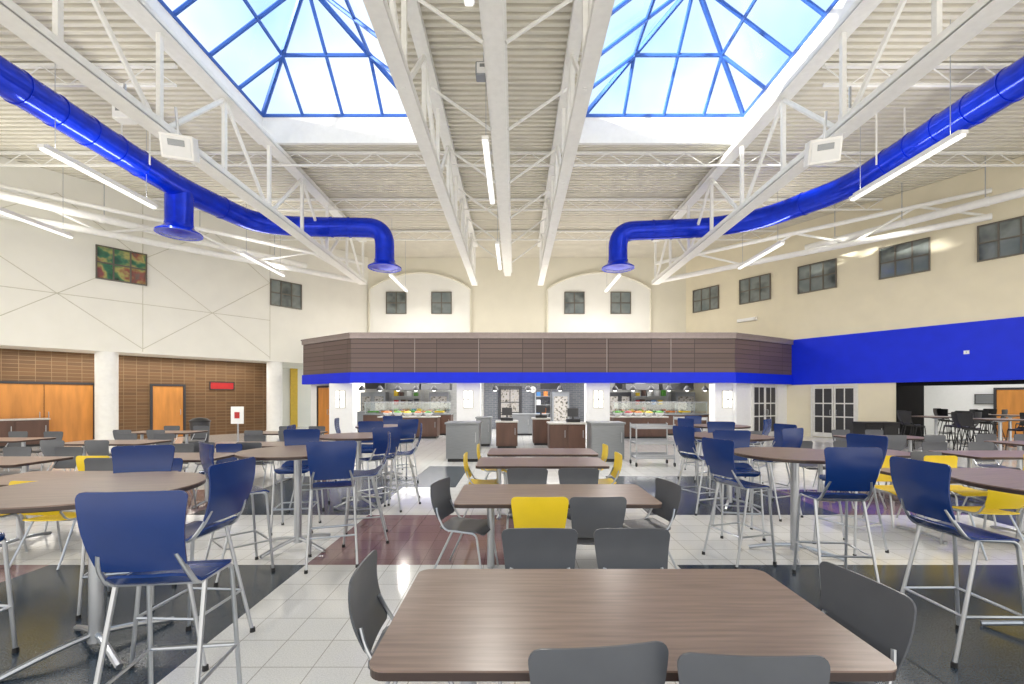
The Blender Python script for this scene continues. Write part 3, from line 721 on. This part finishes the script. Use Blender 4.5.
def rack(x,y,w):
    E=empty('storage_rack',(x,y,0),0,'steel wire shelving rack in the kitchen','shelf','kitchen racks')
    for sx in(-1,1):
        for sy in(-1,1): fin('post',lambda bm:tube(bm,[(sx*w/2,sy*.22,0),(sx*w/2,sy*.22,1.95)],.018,8),'metal',E)
    for z in(.3,.85,1.3,1.75):
        fin('shelf',lambda bm:box(bm,-w/2,w/2,-.24,.24,z-.02,z),'metal',E)
    for z in(.85,1.3,1.75):
        xx=-w/2+.16
        while xx<w/2-.1:
            h=random.uniform(.14,.3); m=random.choice(('food','red','brightblue','yellow','serv','dkframe','green','counter'))
            B=empty('storage_box',(x+xx,y-.05,z),0,'small food carton on the wire rack','box','cartons on the kitchen racks')
            fin('carton',lambda bm:cbox(bm,(0,0,h/2),(.2,.26,h)),m,B,bevel=.008); fin('lid',lambda bm:cbox(bm,(0,0,h+.012),(.21,.27,.02)),m,B)
            xx+=random.uniform(.26,.42)
rack(PX(408,23.9),23.9,1.5); rack(PX(650,23.9),23.9,1.7); rack(PX(543,23.9),23.9,.8)
for px,w in ((405,1.6),(437,1.4),(640,1.6),(675,1.5)):
    E=empty('exhaust_hood',(PX(px,22.6),22.6,2.05),0,'stainless steel exhaust hood over cooking line','exhaust hood','kitchen hoods')
    def hd(bm,w=w):
        a=[bm.verts.new(v) for v in ((-w/2,-.5,0),(w/2,-.5,0),(w/2,.4,0),(-w/2,.4,0))]; b=[bm.verts.new(v) for v in ((-w/2,-.4,.3),(w/2,-.4,.3),(w/2,.4,.3),(-w/2,.4,.3))]
        bm.faces.new(a);bm.faces.new(b)
        for i in range(4): bm.faces.new((a[i],a[(i+1)%4],b[(i+1)%4],b[i]))
    fin('canopy',hd,'dkframe',E); fin('flue',lambda bm:cbox(bm,(0,.15,.57),(.5,.4,.54)),'steel',E)
for px in (375,550,625,690):
    S=sign(PX(px,24.4),24.44 if not 484<px<584 else 24.37,2.3,0,1.0,.3,'dkframe','dark menu board above the serving line','menu_board','menu board')
    fin('hanger_rod',lambda bm:(tube(bm,[(-.4,-.02,.15),(-.4,-.02,.6)],.01,6),tube(bm,[(.4,-.02,.15),(.4,-.02,.6)],.01,6)),'metal',S)
cabinet(PX(345,21.8)+1.3,22.3,1.6,.7,1.0,'steel','stainless steel prep island in the kitchen','prep_island','counter','steel','prep islands',2)
cabinet(PX(530,20.0),20.4,1.6,.7,.95,'steel','stainless steel prep island in the kitchen','prep_island','counter','steel','prep islands',2)
cabinet(PX(650,22.3),22.3,2.4,.7,1.0,'steel','stainless steel prep island in the kitchen','prep_island','counter','steel','prep islands',3)
def bowl(x,y,z,m,lab):
    E=empty('food_bowl',(x,y,z),0,lab,'bowl','display bowls')
    fin('bowl',lambda bm:lathe(bm,[(.07,0),(.15,.06),(.19,.14),(.17,.14)],seg=18),'serv',E,smooth=True)
    fin('food',lambda bm:lathe(bm,[(.16,.12),(.12,.19),(.04,.22)],seg=14),m,E,smooth=True)
cabinet(PX(640,18.6),18.9,2.2,.8,.9,'counter','dark wood salad bar counter with pale stone top','salad_bar','counter','stone',None,3)
for i in range(5): bowl(PX(640,18.6)-.86+i*.43,18.8,.9,('green','red','food','yellow')[i%4],'white bowl heaped with food on the salad bar')
cabinet(PX(408,18.6),18.9,2.4,.7,.9,'counter','dark wood serving counter with pale stone top',nd=3)
for i in range(5): bowl(PX(408,18.6)-.9+i*.42,18.85,.9,('food','green','yellow')[i%3],'white bowl heaped with food on the serving counter')
pp=None
for px in (362,380,398,416,434,495,528,560,615,633,651,669,687,705):
    x=PX(px,19.6)
    if pp is None:
        pp=empty('pendant_lamp',(x,19.6,1.98),0,'small dark dome pendant lamp above serving counter','pendant lamp','servery pendants')
        fin('shade',lambda bm:lathe(bm,[(.15,0),(.13,.08),(.07,.16),(.035,.2)],seg=20),'dkframe',pp,smooth=True)
        fin('bulb',lambda bm:lathe(bm,[(.03,-.05),(.07,-.03),(.07,0)],seg=16),'sconce',pp)
        fin('cord',lambda bm:tube(bm,[(0,0,.2),(0,0,.92)],.008,5),'black',pp)
    else: dup(pp,(x,19.6,1.98))
E=empty('wall_clock',(PX(533,24.38),24.37,2.1),0,'round white wall clock on grey tile','clock')
def disk(bm,r,y0,y1):
    A=[bm.verts.new((r*math.cos(a*PI/16),y0,r*math.sin(a*PI/16))) for a in range(32)];B=[bm.verts.new((v.co.x,y1,v.co.z)) for v in A]
    bm.faces.new(A);bm.faces.new(B)
    for i in range(32): bm.faces.new((A[i],A[(i+1)%32],B[(i+1)%32],B[i]))
fin('rim',lambda bm:disk(bm,.2,-.04,0),'black',E); fin('dial',lambda bm:disk(bm,.175,-.05,-.041),'serv',E)
fin('hand',lambda bm:(cbox(bm,(0,-.055,.06),(.012,.006,.12)),cbox(bm,(.04,-.055,0),(.08,.005,.012))),'black',E)
def cart(x,y,rz=0):
    E=empty('utility_cart',(x,y,0),rz,'silver wire utility cart with three shelves on casters','cart','utility carts')
    for sx in(-1,1):
        for sy in(-1,1):
            fin('post',lambda bm:tube(bm,[(sx*.46,sy*.28,.1),(sx*.46,sy*.28,1.02)],.018,8),'metal',E)
            fin('caster',lambda bm:tube(bm,[(sx*.46-.015,sy*.28,.05),(sx*.46+.015,sy*.28,.05)],.05,14),'black',E)
    for z in(.2,.55,.92): fin('shelf',lambda bm:(cbox(bm,(0,0,z),(.92,.56,.03)),cbox(bm,(0,-.28,z+.05),(.92,.015,.06)),cbox(bm,(0,.28,z+.05),(.92,.015,.06))),'metal',E)
cart(PX(652,11.2),11.2)
cart(PX(690,15.5),15.5)
cabinet(PX(876,16.2),16.2,1.2,.6,.8,'black','black rolling equipment cabinet against the wall','equipment_cabinet','cabinet','black',None,2,0)
p=onleft(14,.95); cabinet(p.x,p.y,1.6,.6,.95,'counter','wood cabinet against the brown masonry wall','storage_cabinet','cabinet','stone',None,2,RL)
def bin_(x,y):
    E=empty('trash_bin',(x,y,0),0,'dark round trash bin near the wall','trash bin','trash bins')
    fin('body',lambda bm:lathe(bm,[(.24,0),(.29,.85)],seg=24),'dkframe',E,smooth=True)
    fin('lid',lambda bm:lathe(bm,[(.31,.851),(.31,.89),(.2,.97),(.05,1.0)],seg=24),'black',E,smooth=True)
bin_(PX(200,15.2),15.2)
# ---------------------------------------------------------------- lights
for x in (-4.5,0.7,6.0):
    arealight('servery_ceiling_lamp',None,(x,20.8,2.85),3.5,3.5,240,(1,.98,.94))
p=PR+nR*4.2+UR*12.0
arealight('recess_ceiling_lamp',None,(p.x,p.y,2.95),6,2.5,90,rot=(0,0,RR),col=(1,.98,.95))
p=onleft(150,.8)
arealight('alcove_ceiling_lamp',None,(p.x,p.y,3.25),8,.5,110,rot=(0,0,RL))
arealight('added_canopy_fill',None,(1.0,21.5,4.3),15,3,300,rot=(math.pi,0,0))  # unseen fill on the canopy roof, added to brighten back wall and ceiling
# low sun entering through the skylights
for tgt,dv,en in (((4.4,11.1,10.4),(9.5,6.7,-2.3),230000),((-5.1,11.1,10.4),(9.5,5.0,-1.2),120000)):
    d=Vector(dv).normalized(); s=Vector(tgt)-d*32
    l=bpy.data.lights.new('low_sun','SPOT'); l.energy=en; l.spot_size=math.radians(10); l.shadow_soft_size=.7; l.color=(1,.95,.85)
    o=bpy.data.objects.new('low_sun',l); C.objects.link(o); o.location=s; o.rotation_euler=d.to_track_quat('-Z','Y').to_euler()
# world
w=bpy.data.worlds.new('sky'); bpy.context.scene.world=w; w.use_nodes=True; nt=w.node_tree
bg=nt.nodes['Background']; tc=nt.nodes.new('ShaderNodeTexCoord'); n=nt.nodes.new('ShaderNodeTexNoise'); n.inputs['Scale'].default_value=2.2; n.inputs['Detail'].default_value=4
r=nt.nodes.new('ShaderNodeValToRGB'); r.color_ramp.elements[0].position=.42; r.color_ramp.elements[1].position=.64
r.color_ramp.elements[0].color=(.40,.67,.98,1); r.color_ramp.elements[1].color=(.95,.98,1,1)
nt.links.new(tc.outputs['Generated'],n.inputs['Vector']); nt.links.new(n.outputs['Fac'],r.inputs['Fac'])
sx=nt.nodes.new('ShaderNodeSeparateXYZ'); nt.links.new(tc.outputs['Generated'],sx.inputs[0])
mr=nt.nodes.new('ShaderNodeMapRange'); mr.inputs['From Min'].default_value=.25; mr.inputs['From Max'].default_value=.5; nt.links.new(sx.outputs['Z'],mr.inputs['Value'])
mx=nt.nodes.new('ShaderNodeMix'); mx.data_type='RGBA'; mx.inputs[6].default_value=(1.45,1.36,1.22,1)
nt.links.new(mr.outputs[0],mx.inputs[0]); nt.links.new(r.outputs['Color'],mx.inputs[7]); nt.links.new(mx.outputs[2],bg.inputs['Color'])
bg.inputs['Strength'].default_value=1.42
# camera
cam=bpy.data.cameras.new('camera'); cam.lens=16; cam.sensor_width=36; cam.shift_x=-3/1024; cam.shift_y=56/1024
co=bpy.data.objects.new('camera',cam); C.objects.link(co); co.location=(0,0,EYE); co.rotation_euler=(math.pi/2,0,0)
bpy.context.scene.camera=co
vs=bpy.context.scene.view_settings; vs.view_transform='Standard'; vs.look='None'; vs.exposure=0
